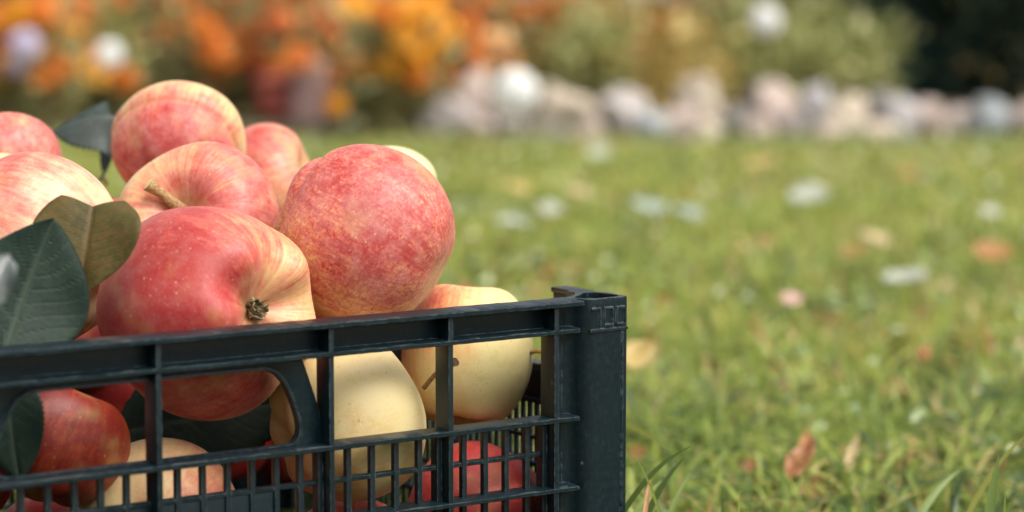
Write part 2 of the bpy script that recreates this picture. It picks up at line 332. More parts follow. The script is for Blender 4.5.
class MB:
    def __init__(s): s.bm = bmesh.new()
    def box(s, x0, x1, y0, y1, z0, z1, bev=.45):
        b = bmesh.new(); bmesh.ops.create_cube(b, size=1)
        for v in b.verts: v.co = Vector(((x0+x1)/2+v.co.x*(x1-x0), (y0+y1)/2+v.co.y*(y1-y0), (z0+z1)/2+v.co.z*(z1-z0)))
        bv = min(bev, .33*min(x1-x0, y1-y0, z1-z0))
        bmesh.ops.bevel(b, geom=b.edges[:], offset=bv, segments=2, affect='EDGES', profile=.6)
        s.add(b)
    def add(s, b):
        me = bpy.data.meshes.new('t'); b.to_mesh(me); b.free(); s.bm.from_mesh(me); bpy.data.meshes.remove(me)
    def plate(s, outer, holes, lo, hi, ax='XZ', bev=.35):
        """polygon with holes extruded between lo..hi along the axis normal to ax"""
        loops = [outer]+holes; pts = [p for L in loops for p in L]
        tris = tessellate_polygon([[Vector((p[0], p[1], 0)) for p in L] for L in loops])
        put = (lambda p, t: Vector((p[0], t, p[1]))) if ax == 'XZ' else ((lambda p, t: Vector((t, p[0], p[1]))) if ax == 'YZ' else (lambda p, t: Vector((p[0], p[1], t))))
        b = bmesh.new(); A = [b.verts.new(put(p, lo)) for p in pts]; B = [b.verts.new(put(p, hi)) for p in pts]
        for t in tris:
            try: b.faces.new([A[k] for k in t]); b.faces.new([B[k] for k in reversed(t)])
            except ValueError: pass
        i0 = 0
        for L in loops:
            n = len(L)
            for k in range(n):
                a, c = i0+k, i0+(k+1) % n; b.faces.new([A[a], A[c], B[c], B[a]])
            i0 += n
        bmesh.ops.recalc_face_normals(b, faces=b.faces)
        b.normal_update()
        es = [e for e in b.edges if len(e.link_faces) == 2 and e.calc_face_angle(0) > 1.0]
        bmesh.ops.bevel(b, geom=es, offset=bev, segments=2, affect='EDGES', profile=.6, clamp_overlap=True)
        s.add(b)
    def rough(s, amt, zmin):
        for v in s.bm.verts:
            if v.co.z > zmin: v.co.z += amt*NZ(v.co*.35)+amt*.6*NZ(v.co*1.3); v.co.y += amt*.8*NZ(v.co*.5+Vector((9,0,0)))
    def build(s, name, parent, M=None, smooth=True):
        for v in s.bm.verts: v.co *= .001
        if M: s.bm.transform(M)
        o = from_bm(name, s.bm, PL, parent, False)
        me = o.data; me.polygons.foreach_set('use_smooth', [True]*len(me.polygons))
        me.set_sharp_from_angle(angle=math.radians(38))
        return o
def flange(m, x0, x1, y0, y1, z0, z1, amp=.25, step=3.):
    """long thin ledge with slightly uneven moulded edge"""
    n = max(2, int((x1-x0)/step)); b = bmesh.new(); rows = []
    for i in range(n+1):
        x = x0+(x1-x0)*i/n; j = amp*NZ(Vector((x*.11, z0*.7, y0)))+amp*.7*NZ(Vector((x*.6, z0, 3.)))
        e = .35
        prof = [(y0+e+j, z0), (y0+j, z0+e), (y0+j, z1-e), (y0+e*1.3+j, z1+j*.3), (y1-e, z1+j*.2), (y1, z1-e), (y1, z0+e), (y1-e, z0)]
        rows.append([b.verts.new((x, p[0], p[1])) for p in prof])
    for r, q in zip(rows, rows[1:]):
        for k in range(8): b.faces.new([r[k], r[(k+1) % 8], q[(k+1) % 8], q[k]])
    b.faces.new(rows[0]); b.faces.new(list(reversed(rows[-1])))
    bmesh.ops.recalc_face_normals(b, faces=b.faces); m.add(b)
def gusset(m, x, z, s, sgn, y0=.6, y1=9):
    m.plate([(x, z), (x+sgn*s, z), (x+sgn*s*.35, z+s*.3), (x, z+s)], [], y0+4, y1, 'XZ', .1)

MIR = lambda x: -LW-x
POSTS = [-34.6, -84, -136.5]
def long_wall(name, M, seed=0):
    # ---- lattice
    m = MB()
    for x in POSTS+[-207.]+[MIR(x) for x in POSTS]:
        m.box(x-1.1, x+1.1, .4, 10.2, 3, 141.6)
    for x in POSTS+[MIR(x) for x in POSTS]:                       # thicker foot of every post below the middle rail
        m.box(x-3.2, x+.9, 5.6, 10.4, 3.2, 94.6)
    for a, b, n in [(POSTS[1], POSTS[0], 4), (POSTS[2], POSTS[1], 4), (-207., POSTS[2], 6)]:
        for k in range(n):
            x = a+(b-a)*(k+1)/(n+1)
            for xx in (x, MIR(x)): m.box(xx-1.15, xx+1.15, 6.1, 9.0, 3.4, 95.9, .7)
    for z in (82.3, 54.2, 26.):
        flange(m, -LW+36, -36, 6.6, 9.5, z-.95, z+.95, .12)
    fr = m.build('lattice', parent=None, M=None)
    # ---- rails
    m = MB()
    flange(m, -LW+24, -24, .1, 10.7, 95.2, 97.3, .25)
    flange(m, -LW+24, -24, .0, 10.8, 67.3, 69.2, .25)
    flange(m, -LW+24, -24, .0, 10.8, 39.2, 41.1, .25)
    flange(m, -LW+24, -24, -.6, 11.0, 1.0, 5.5, .2)
    ra = m.build('rail', parent=None)
    # ---- rim: back sheet, top ledge, lower lip
    m = MB()
    m.box(-LW+20, -20, 8.1, 10.3, 130.4, 142.4)
    flange(m, -LW+23, -23, -1.6, 12.4, 141.4, 143.5, .55, 1.4)
    flange(m, -LW+24, -24, -.2, 10.6, 130.6, 132.5, .3, 2.5)
    ri = m.build('rim', parent=None)
    # ---- grip surround and the solid plate under it
    m = MB()
    def arc(cx, cz, r, a0, a1, n=7, kx=1, kz=1): return [(cx+kx*r*math.cos(math.radians(a0+(a1-a0)*i/n)), cz+kz*r*math.sin(math.radians(a0+(a1-a0)*i/n))) for i in range(n+1)]
    right = [(-163, 127.2), (-159.6, 126.3), (-156.4, 124.6), (-153.6, 121.6), (-151.3, 117.2), (-149.2, 112), (-147.8, 107.6), (-147.2, 104), (-147.6, 101.2), (-149.2, 99), (-152, 98.1)]
    hole = right+[(MIR(x), z) for x, z in reversed(right)]
    rr = [(-145.2, 130.5), (-139.6, 115), (-137.6, 108), (-137.4, 97)]
    outer = rr+[(MIR(x), z) for x, z in reversed(rr)]
    m.plate(outer, [hole], 7.4, 9.8)
    # raised bead round the opening
    n = len(hole); cxm = sum(p[0] for p in hole)/n; czm = sum(p[1] for p in hole)/n
    big = [(cxm+(x-cxm)*1.018, czm+(z-czm)*1.08) for x, z in hole]
    m.plate(big, [hole], 5.6, 7.6)
    m.plate([(-155, 81.5), (-155, 29), (MIR(-155), 29), (MIR(-155), 81.5)], [], 7.2, 9.2)
    gr = m.build('grip_surround', parent=None)
    for o in (fr, ra, ri, gr):
        o.data.transform(M)
    return fr, ra, ri, gr
def short_wall(M, lowered=True):
    """side wall on plane X in -10..0, running along Y; middle section lower than the corners"""
    m = MB(); zt = 143.4
    a, b = 42., LD-42.
    prof = [(10, zt-2.2), (a-1, zt-2.2), (a, zt-4), (a+.6, 114), (a+3, 110.5), (a+10, 109), (a+34, 109), (b-34, 109), (b-10, 109), (b-3, 110.5), (b-.6, 114), (b, zt-4), (b+1, zt-2.2), (LD-10, zt-2.2), (LD-10, 94), (10, 94)]
    m.plate(prof, [], -9.6, -7.4, 'YZ')
    # ledge on the lowered edge
    led = [(a+1.4, 112.6), (a+4, 109.2), (a+10, 107.8), (a+34, 107.6), (b-34, 107.6), (b-10, 107.8), (b-4, 109.2), (b-1.4, 112.6)]
    up = [(y, z+2.4) for y, z in led]
    m.plate(led+list(reversed(up)), [], -11, -.4, 'YZ')
    m.box(-11, .6, 23.4, a+1, zt-2, zt); m.box(-11, .6, b-1, LD-23.4, zt-2, zt)
    m.box(-9.4, -.2, a-1.2, a+1, 20, zt-1.5); m.box(-9.4, -.2, b-1, b+1.2, 20, zt-1.5)
    for z0, z1 in ((93, 95.2), (66, 68), (39, 41), (1.1, 5.4)): m.box(-10.8, -.2, 20, LD-20, z0, z1)
    y = 26.
    while y < LD-25:
        m.box(-8.9, -6.2, y-1., y+1., 3.5, 94, .6); y += 5.1
    for z in (78, 54, 26): m.box(-9.3, -6.6, 20, LD-20, z-.9, z+.9)
    o = m.build('side_wall', parent=None); o.data.transform(M @ Matrix.Scale(.72, 4, (1,0,0))); return o
def corner(M):
    m = MB()
    def q(cx, cy, r, a0, a1, n=7): return [(cx+r*math.cos(math.radians(a0+(a1-a0)*i/n)), cy+r*math.sin(math.radians(a0+(a1-a0)*i/n))) for i in range(n+1)]
    outer = [(-27.5, 8.6)]+[(-25.2, 8.2), (-23.2, 7.0), (-21.8, 5.0), (-20.4, 2.6), (-18.6, 1.0), (-16.2, .2)]+[(-10, 0), (-2.2, 0)]+q(-1.6, 1.6, 1.6, -90, 0, 4)+[(0, 14), (-.2, 17.5), (-1, 19.6), (-2.8, 21.4), (-5.2, 22.8), (-7.6, 24), (-8.2, 28), (-10.4, 28), (-10.4, 22), (-14, 17.5), (-19, 13), (-24, 10.8), (-27.5, 10.6)]
    inner = [(-20.3, 8.4), (-18.6, 5.0), (-17, 3.0), (-14, 2.2), (-4, 2.2), (-2.3, 3.9), (-2.2, 13), (-3.2, 17.4), (-6, 19.8), (-9, 19.2), (-12.6, 15.6), (-17, 12)]
    # slightly tapered hollow column
    b = bmesh.new()
    levels = [(0., .985), (70., .993), (139.8, 1.), (142.8, 1.), (143.5, .992)]
    O = [[b.verts.new((x*k+(-10)*(1-k), y*k+10*(1-k), z)) for x, y in outer] for z, k in levels]
    I = [[b.verts.new((x*(1.02 if li == 4 else 1)-(-.2 if li == 4 else 0), y, z if z else .5)) for x, y in inner] for li, (z, k) in enumerate(levels)]
    for Lr in (O, I):
        for r, s_ in zip(Lr, Lr[1:]):
            for k in range(len(r)): b.faces.new([r[k], r[(k+1) % len(r)], s_[(k+1) % len(r)], s_[k]])
    for li in (0, 4):
        pts = [v.co.copy() for v in O[li]]; pin = [v.co.copy() for v in I[li]]; vs = O[li]+I[li]
        for t in tessellate_polygon([pts, pin]):
            try: b.faces.new([vs[k] for k in t])
            except ValueError: pass
    bmesh.ops.recalc_face_normals(b, faces=b.faces)
    for v in b.verts:
        if v.co.z > 140: v.co.z += .25*NZ(v.co*.6)
    m.add(b)
    # raised squares and the ledge under them on the outer face
    def rim_sq(x0, x1, z0, z1, w=.7, openl=False):
        if not openl: m.box(x0, x0+w, -.6, .6, z0, z1, .25)
        m.box(x1-w, x1, -.6, .6, z0, z1, .25); m.box(x0, x1, -.62, .6, z1-w, z1, .25); 
    rim_sq(-18.2, -13.6, 132.6, 139.9, openl=True); rim_sq(-12.2, -7.6, 132.6, 139.9); rim_sq(-6.2, -1.6, 132.6, 139.9)
    for x0 in (-12.2, -6.2): m.box(x0+.4, x0+4.4, -1.0, .6, 132.2, 133.2, .3)
    m.box(-19.2, -.7, -.9, .6, 130.4, 131.5, .35)
    m.box(-3.4, -2.6, -.5, .4, 6, 129.5, .2)                      # faint moulding line down the post
    m.box(-21, -.6, -1.6, .6, 1, 3.5, .35)
    # stub rails that die into the curve
    for z in (95.0, 67.1, 39.0):
        m.plate([(-34, .3), (-29, 1.4), (-25.5, 3.8), (-23.6, 6.6), (-23.6, 9), (-34, 9)], [], z+.3, z+2.3, 'XY', .25)
    m.plate([(-34, -.4), (-27, .4), (-24.4, 2.4), (-22.6, 5.4), (-23.6, 9), (-34, 9)], [], 130.7, 132.4, 'XY', .25)
    m.box(-34.2, -26.5, 8.4, 10.4, 3.3, 141.2)                    # recessed web between rib and column
    m.box(-35, -23.2, -.9, 12, 141.5, 143.45)
    o = m.build('corner_post', parent=None); o.data.transform(M); return o
SCL = Matrix.Identity(4)
back = Matrix.Translation((-LW*.001, LD*.001, 0)) @ Matrix.Rotation(math.pi, 4, 'Z')
mirx = Matrix.Translation((-LW*.001, 0, 0)) @ Matrix.Scale(-1, 4, (1,0,0))
def flipn(o): o.data.flip_normals()
def put(objs, names=None):
    for o in objs: o.parent = crate
fw = empty('front_wall'); fw.parent = crate
for o in long_wall('front', SCL): o.parent = fw
bw = empty('back_wall'); bw.parent = crate
for o in long_wall('back', back): o.parent = bw
o = short_wall(SCL); o.parent = crate
o = short_wall(mirx); flipn(o); o.parent = crate
for M, fl in ((SCL, 0), (mirx, 1), (back, 0), (back @ mirx, 1)):
    o = corner(M); o.parent = crate
    if fl: flipn(o)
m = MB()
x = -LW+12
while x < -12: m.box(x, x+5, 11.2, LD-11.2, 5.6, 7.6); x += 12
y = 14
while y < LD-14: m.box(-LW+11.2, -11.2, y, y+4, 4.2, 6.2); y += 14
o = m.build('floor_grid', crate)

# ------------------------------------------------------------------ leaves
def leaf_mat(name, cols, rough=.5, trans=.25, under=None, vein=(.3,.33,.15), spec=.4, scale=1.):
    s = NT(name); o = s.obj(); at = s.n('ShaderNodeAttribute', attribute_name='vein').outputs['Fac']
    n = s.noise(o, 60*scale, 4, .6); n2 = s.noise(o, 500*scale, 3, .6)
    c = s.ramp(s.math('MULTIPLY_ADD', n, .7, s.math('MULTIPLY', n2, .3)), [(.3, cols[0]), (.5, cols[1]), (.68, cols[2])])
    c = s.mix(s.math('MULTIPLY', at, .6), c, vein)
    if under:
        g = s.n('ShaderNodeNewGeometry').outputs['Backfacing']; c = s.mix(g, c, under)
    s.set(Base_Color=c, Roughness=rough, Specular_IOR_Level=spec)
    s.bump(s.math('ADD', s.math('MULTIPLY', at, -1.2), s.math('MULTIPLY', n2, .4)), .6, .0008)
    tr = s.n('ShaderNodeBsdfTranslucent'); s.l(c, tr.inputs[0])
    mx = s.n('ShaderNodeMixShader'); mx.inputs[0].default_value = trans
    s.l(s.b.outputs[0], mx.inputs[1]); s.l(tr.outputs[0], mx.inputs[2]); s.l(mx.outputs[0], s.out.inputs[0])
    return s.m
LG = leaf_mat('dark_green_leaf', [(.008,.018,.013), (.014,.029,.019), (.026,.044,.026)], .55, .16, vein=(.045,.07,.045), spec=.22)
LO = leaf_mat('olive_leaf', [(.05,.05,.014), (.11,.085,.02), (.2,.10,.03)], .6, .4, vein=(.2,.12,.04))
LP = leaf_mat('pale_leaf_underside', [(.06,.08,.08), (.12,.14,.14), (.25,.27,.26)], .7, .15, vein=(.5,.5,.48))
LDK = leaf_mat('curled_grey_green_leaf', [(.012,.022,.02), (.022,.034,.03), (.05,.065,.058)], .55, .12, vein=(.07,.09,.08))
LY = [leaf_mat('fallen_leaf_'+n, c, .5, .3, vein=v) for n, c, v in [
    ('cream', [(.42,.33,.18), (.56,.45,.25), (.66,.55,.36)], (.5,.35,.15)),
    ('orange', [(.28,.13,.04), (.38,.19,.06), (.46,.28,.12)], (.4,.16,.05)),
    ('white', [(.34,.37,.29), (.44,.46,.38), (.52,.54,.46)], (.6,.62,.5)),
    ('brown', [(.2,.07,.03), (.42,.18,.08), (.6,.4,.26)], (.25,.1,.04)),
    ('bluegrey', [(.22,.27,.24), (.30,.35,.31), (.38,.42,.38)], (.5,.6,.5)),
    ('yellow', [(.42,.31,.09), (.56,.42,.16), (.66,.52,.28)], (.5,.35,.1)),
    ('pink', [(.5,.28,.25), (.62,.4,.36), (.7,.5,.45)], (.4,.2,.15))]]
def leaf_mesh(name, base, tip, width, nrm, fold=.25, bend=.15, wave=.04, serr=.03, shape='ovate', nu=40, nv=22, twist=0., petiole=.15, side=0.):
    """leaf surface between two world points; returns verts relative to base"""
    ax = tip-base; L = ax.length; ax.normalize(); nrm = (nrm-ax*nrm.dot(ax)).normalized(); sd_ = ax.cross(nrm).normalized()
    V, Q, A = [], [], []
    for i in range(nu+1):
        t = i/nu
        if shape == 'ovate': w = math.sin(math.pi*t**.8)**.75
        elif shape == 'fan': w = math.sin(math.pi*(t*.86+.04)**1.3)**.6
        else: w = math.sin(math.pi*t)**.7
        w = max(w, .012)
        tw = twist*t
        for j in range(-nv//2, nv//2+1):
            u = j/(nv/2); se = 1+serr*(((i % 2)*2-1) if abs(u) > .95 else 0)
            off = width/2*w*u*se
            tl = t
            if shape == 'fan' and t > .6: tl = t-(1-abs(u))**1.5*.09*(t-.6)/.4
            z = fold*abs(off)*(1-.25*abs(u)) + wave*L*math.sin(9*t+2.3*u)*abs(u)**1.5*.5
            zz = -bend*L*(tl-.5)**2*4+bend*L
            a = off*math.cos(tw); b = off*math.sin(tw)
            p = ax*(L*tl)+sd_*a+nrm*(z+zz*1.0+b)+sd_*side*L*tl*(1-tl)
            V.append(p)
            # veins: midrib plus slanted side veins
            mv = math.exp(-(abs(u)*w*width/2/(.0007+.0007*(1-t)))**2)
            k = (t*(8.3+.5*(u > 0))-abs(u)*2.2+.12*math.sin(11*t+3*u)) % 1.; sv = math.exp(-((min(k, 1-k))/.06)**2)*.45*(1-.6*abs(u))
            A.append(max(mv, sv))
    n = nv//2*2+1
    for i in range(nu):
        for j in range(n-1): Q.append((i*n+j, i*n+j+1, (i+1)*n+j+1, (i+1)*n+j))
    pt = None
    if petiole:
        pts = [ax*(-petiole*L*(1-k/5))+nrm*(-.3*petiole*L*(1-k/5)**2)+nrm*(0) for k in range(6)]
        pt = tube(pts, [.0009]*5+[.0006], 7)
    return V, Q, A, pt
def leaf(label, base, tip, width, nrm, mat, name='leaf', cat='leaf', group=None, solid=.0003, **kw):
    V, Q, A, pt = leaf_mesh(name, base, tip, width, nrm, **kw)
    me = np_mesh(name, np.array([tuple(v) for v in V]), np.array(Q), {'vein': np.array(A)})
    o = link(name, me, mat, None, True); o.location = base
    tag(o, label, cat, group)
    if pt: pyobj('petiole', *pt, STEM, o, True)
    if solid:
        m = o.modifiers.new('thickness', 'SOLIDIFY'); m.thickness = solid
    return o
leaf('dark green apple leaf lying over the rim at the left', P(6, 352, .893), P(54, 219, .905), .047, cam2w((.15,.1,1)), LG, fold=-.22, bend=-.06, serr=.014, wave=.05, nu=110, side=-.06)
leaf('olive brown folded leaf standing behind the dark green one', P(80, 292, .915), P(94, 199, .925), .041, cam2w((-.1,.2,1)), LO, shape='fan', fold=.22, bend=.1, wave=.09, serr=.012, nu=90, side=.1)
leaf('pale grey curled leaf at the very left edge in front of the dark one', P(-16, 322, .80), P(10, 256, .81), .012, cam2w((.1,.2,1)), LP, fold=.9, bend=.3, wave=.25, shape='oval', petiole=0)
leaf('curled grey-green leaf arching behind the heap beside the topmost apple', P(102, 176, 1.17), P(52, 132, 1.15), .032, cam2w((.35,.85,.4)), LDK, fold=-.8, bend=.75, wave=.14, twist=.8)
leaf('dark leaf hanging inside the crate at the left of the grip opening', P(8, 372, .905), P(20, 482, .90), .027, cam2w((-.2,.1,1)), LG, fold=.15, bend=.05)

leaf('large dark leaf added to darken the crate below the big striped apple', P(118, 432, 1.0), P(300, 400, 1.03), .046, cam2w((0,.2,1)), LG, fold=.1, bend=.05)  # leaf added to cover the gap and deepen the shade inside
# loose stalks seen through the front window
def stalk(label, a, b, r=.0012, bendv=Vector((0,0,.002))):
    pts = [a.lerp(b, k/7)+bendv*math.sin(math.pi*k/7)-a for k in range(8)]
    o = pyobj('stalk', *tube(pts, [r*.8]*6+[r*1.15, r*1.45], 10), STEM, None, True); o.location = a
    return tag(o, label, 'stalk')
stalk('short brown stalk sticking up between the cream and pale yellow apples', P(424, 388, .985), P(456, 362, .972))
stalk('thin brown stalk pointing right from the pale yellow apple', P(522, 357, 1.03), P(549, 355, 1.02), .0011)

# ------------------------------------------------------------------ ground
def ground_mat():
    s = NT('lawn_soil'); o = s.obj()
    n = s.noise(o, 3, 5, .6); n2 = s.noise(o, 60, 4, .6)
    c = s.ramp(s.math('MULTIPLY_ADD', n, .5, s.math('MULTIPLY', n2, .5)), [(.3, (.035,.04,.014)), (.5, (.07,.085,.025)), (.7, (.13,.11,.05))])
    s.set(Base_Color=c, Roughness=.9); s.bump(n2, .8, .01); return s.m
def gz(x, y): return .006*NZ(Vector((x*2.5, y*2.5, 0)))-.004
V, Q = [], []
NX, NY = 60, 70
xs = [60*((i/NX*2-1)**3)*.9+(i/NX*2-1)*3 for i in range(NX+1)]; ys = [-8+11*(j/30) if j < 30 else 3+120*((j-30)/40)**2.4 for j in range(NY+1)]
for y in ys:
    for x in xs: V.append((x, y, gz(x, y) if abs(x) < 4 and y < 8 else -.004))
for j in range(NY):
    for i in range(NX): a = j*(NX+1)+i; Q.append((a, a+1, a+NX+2, a+NX+1))
g = pyobj('ground', V, Q, ground_mat(), None, True); tag(g, 'earth under the lawn', kind='structure')
s = NT('bed_soil'); n = s.noise(s.obj(), 25, 5, .65); s.set(Base_Color=s.ramp(n, [(.3, (.03,.022,.014)), (.6, (.09,.065,.04)), (.8, (.2,.16,.11))]), Roughness=.95); s.bump(n, 1, .02)
V, Q = [], []
for j in range(13):
    for i in range(41):
        x = -2.6+5.2*i/40; y = 4.28+2.2*j/12+.05*math.sin(x*3)
        V.append((x, y, .004+.03*math.sin(math.pi*min(1, j/12))+.012*NZ(Vector((x*5, y*5, 2)))))
for j in range(12):
    for i in range(40): a = j*41+i; Q.append((a, a+1, a+42, a+41))
b = pyobj('flower_bed_soil', V, Q, s.m, None, True); tag(b, 'dark soil of the flower bed', kind='structure')

# ------------------------------------------------------------------ grass
def grass_mat():
    s = NT('grass_blade'); t = s.n('ShaderNodeAttribute', attribute_name='tint').outputs['Fac']
    o = s.obj()
    big = s.noise(o, 1.6, 3, .6)
    x = s.math('ADD', t, s.math('MULTIPLY_ADD', big, .3, -.15))
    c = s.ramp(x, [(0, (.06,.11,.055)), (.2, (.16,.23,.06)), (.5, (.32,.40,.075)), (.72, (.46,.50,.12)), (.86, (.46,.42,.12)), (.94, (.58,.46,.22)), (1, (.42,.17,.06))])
    s.set(Base_Color=c, Roughness=.42, Specular_IOR_Level=.5)
    tr = s.n('ShaderNodeBsdfTranslucent'); s.l(c, tr.inputs[0])
    mx = s.n('ShaderNodeMixShader'); mx.inputs[0].default_value = .45
    s.l(s.b.outputs[0], mx.inputs[1]); s.l(tr.outputs[0], mx.inputs[2]); s.l(mx.outputs[0], s.out.inputs[0])
    return s.m
GM = grass_mat()
def blades(X, Y, L, Wd, lean, az, tint, nseg=4, z0=None):
    n = len(X); k = nseg+1
    t = np.linspace(0, 1, k)[None, :]
    Z0 = -.003 if z0 is None else z0
    ln = lean[:, None]*(.25*t+.9*t**2)
    dx, dy = np.cos(az)[:, None], np.sin(az)[:, None]
    Lc = L[:, None]
    cx = X[:, None]+dx*ln*Lc; cy = Y[:, None]+dy*ln*Lc; cz = Z0+Lc*t*(1-.42*np.minimum(1.4, lean[:, None])*t*t*.9)
    fa = (az+rng.uniform(-1.3, 1.3, n)+math.pi/2)[:, None]+ t*rng.uniform(-.8, .8, n)[:, None]
    w = Wd[:, None]/2*(1-t**2.2)*(.7+.6*np.minimum(1, t*3))+.0001
    sx, sy = np.cos(fa)*w, np.sin(fa)*w
    V = np.stack([np.stack([cx-sx, cy-sy, cz], -1), np.stack([cx, cy, cz-w*.35], -1), np.stack([cx+sx, cy+sy, cz], -1)], 2)   # n,k,3,3
    V = V.reshape(-1, 3)
    base = (np.arange(n)*k*3)[:, None, None]; i = (np.arange(nseg)*3)[None, :, None]
    q = np.array([[0, 1, 4, 3], [1, 2, 5, 4]])
    Q = (base[..., None]+i[..., None]+q[None, None]).reshape(-1, 4)
    T = np.repeat(tint, k*3)
    return V, Q, T
ct, st_ = math.cos(TH), math.sin(TH); CX, CY = crate.location.x, crate.location.y
def outside(X, Y, mg=.002):
    lx = (X-CX)*ct+(Y-CY)*st_; ly = -(X-CX)*st_+(Y-CY)*ct
    return ~((lx > -LW/1000-mg) & (lx < mg) & (ly > -mg) & (ly < LD/1000+mg))
def scatter(n, x0, x1, y0, y1, clump=.0):
    X = rng.uniform(x0, x1, n); Y = rng.uniform(y0, y1, n)
    if clump:
        nc = max(3, n//14); cx = rng.uniform(x0, x1, nc); cy = rng.uniform(y0, y1, nc); i = rng.integers(0, nc, n); m = rng.random(n) < .65
        X[m] = cx[i][m]+rng.normal(0, clump, m.sum()); Y[m] = cy[i][m]+rng.normal(0, clump, m.sum())
    k = outside(X, Y); return X[k], Y[k]
VV, QQ, TT = [], [], []; off = 0
def zone(n, x0, x1, y0, y1, l0, l1, w0, w1, seg=4, clump=.02, ts=0., lean=.7):  # tint shift darkens near blades, pales far ones: distance haze put into colour
    global off
    X, Y = scatter(n, x0, x1, y0, y1, clump); m = len(X)
    L = rng.uniform(l0, l1, m)*(1+.35*np.array([NZ(Vector((a*5, b*5, 4))) for a, b in zip(X, Y)]))
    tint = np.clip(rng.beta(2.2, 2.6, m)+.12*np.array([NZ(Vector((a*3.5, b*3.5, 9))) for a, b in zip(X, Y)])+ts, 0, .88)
    dry = rng.random(m) < .09; tint[dry] = rng.uniform(.88, 1, dry.sum())
    V, Q, T = blades(X, Y, L, rng.uniform(w0, w1, m), np.abs(rng.normal(lean, .5, m)), rng.uniform(0, 6.28, m), tint, seg)
    VV.append(V); QQ.append(Q+off); TT.append(T); off += len(V)
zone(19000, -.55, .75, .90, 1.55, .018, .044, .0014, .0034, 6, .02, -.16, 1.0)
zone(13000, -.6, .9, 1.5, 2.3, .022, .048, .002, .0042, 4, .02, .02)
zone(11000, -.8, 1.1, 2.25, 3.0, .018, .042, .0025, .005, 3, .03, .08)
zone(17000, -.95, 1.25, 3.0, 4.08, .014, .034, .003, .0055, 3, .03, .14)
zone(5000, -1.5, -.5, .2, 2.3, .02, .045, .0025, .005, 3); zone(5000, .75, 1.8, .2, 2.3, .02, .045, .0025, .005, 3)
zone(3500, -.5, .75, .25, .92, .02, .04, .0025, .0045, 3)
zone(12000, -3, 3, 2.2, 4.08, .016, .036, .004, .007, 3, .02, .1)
me = np_mesh('grass', np.concatenate(VV), np.concatenate(QQ), {'tint': np.concatenate(TT)})
o = link('grass', me, GM, None, True); tag(o, 'short yellow-green autumn lawn grass', 'grass', kind='stuff')
# long blades by the corner of the crate, each in reach of the focus
VV, QQ, TT = [], [], []; off = 0
def one(base_px, base_d, tip_px, tip_d, w, tint):
    """a single long blade between two places"""
    global off
    a = P(*base_px, base_d); a.z = max(a.z, -.003); b = P(*tip_px, tip_d)
    n = 9; pts = []; d = b-a; sd2 = d.cross(Vector((0,-1,.2))).normalized()
    V = []
    for i in range(n+1):
        t = i/n; p = a+d*t+Vector((0,0,1))*(.10*d.length*math.sin(math.pi*t)); ww = w/2*(1-t**2.5)+.0001
        V += [tuple(p-sd2*ww), tuple(p+Vector((0,.3,-.3))*ww), tuple(p+sd2*ww)]
    Q = []
    for i in range(n): Q += [(3*i, 3*i+1, 3*i+4, 3*i+3), (3*i+1, 3*i+2, 3*i+5, 3*i+4)]
    VV.append(np.array(V)); QQ.append(np.array(Q)+off); TT.append(np.full(len(V), tint)); off += len(V)
for args in [((612, 530), 1.03, (691, 446), 1.0, .0022, .15), ((636, 540), 1.04, (684, 458), 1.03, .0026, .1), ((672, 560), 1.02, (636, 457), 1.0, .0011, .55),
             ((655, 560), 1.05, (690, 473), 1.06, .003, .25), ((560, 430), 1.2, (672, 452), 1.12, .004, .62), ((984, 560), 1.0, (999, 455), 1.0, .0042, .22),
             ((960, 530), 1.08, (1030, 432), 1.06, .0022, .8), ((1004, 560), 1.02, (1005, 492), 1.01, .0014, .5), ((620, 545), 1.06, (662, 480), 1.07, .003, .3),
             ((640, 560), 1.0, (652, 470), 1.02, .0022, .97), ((738, 540), 1.02, (740, 490), 1.01, .001, .7), ((725, 560), 1.04, (722, 500), 1.03, .0028, .2),
             ((880, 560), 1.05, (868, 498), 1.04, .004, .2), ((906, 540), 1.1, (960, 470), 1.12, .004, .25)]:
    one(*args)
me = np_mesh('tall_grass', np.concatenate(VV), np.concatenate(QQ), {'tint': np.concatenate(TT)})
o = link('tall_grass', me, GM, None, True); tag(o, 'longer grass blades beside the crate corner', 'grass', kind='stuff')
# broad small leaves of lawn weeds
def discs(name, n, x0, x1, y0, y1, r0, r1, zmin, zmax, mat, label, cat, flat=.5):
    X, Y = scatter(n, x0, x1, y0, y1, .03); m = len(X); V, Q, T = [], [], []
    R_ = rng.uniform(r0, r1, m); Z = rng.uniform(zmin, zmax, m)
    nr = rng.normal(0, flat, (m, 2))
    for i in range(m):
        nn = Vector((nr[i, 0], nr[i, 1], 1)).normalized(); a = nn.orthogonal().normalized(); b = nn.cross(a); c = Vector((X[i], Y[i], Z[i])); b0 = len(V)
        V.append(tuple(c-nn*R_[i]*.12)); el = rng.uniform(.55, 1.)
        for k in range(12):
            q = k*math.pi/6; rr_ = R_[i]*(1+.16*math.sin(3*q)); V.append(tuple(c+a*math.cos(q)*rr_+b*math.sin(q)*rr_*el+nn*R_[i]*.1*math.sin(2*q)))
        for k in range(12): Q.append((b0, b0+1+k, b0+1+(k+1) % 12))
        T += [rng.random()]*13
    me = np_mesh(name, np.array(V), np.array(Q), {'tint': np.array(T)})
    o = link(name, me, mat, None, True); return tag(o, label, cat, kind='stuff')
s = NT('clover_leaf'); t = s.n('ShaderNodeAttribute', attribute_name='tint').outputs['Fac']
s.set(Base_Color=s.ramp(t, [(0, (.08,.13,.04)), (.5, (.17,.22,.07)), (.8, (.26,.30,.15)), (1, (.40,.42,.30))]), Roughness=.3, Specular_IOR_Level=.6)
discs('clover', 3600, -.9, 1.2, 1.25, 4.2, .003, .0065, .012, .034, s.m, 'small glossy clover and weed leaves in the lawn', 'clover')
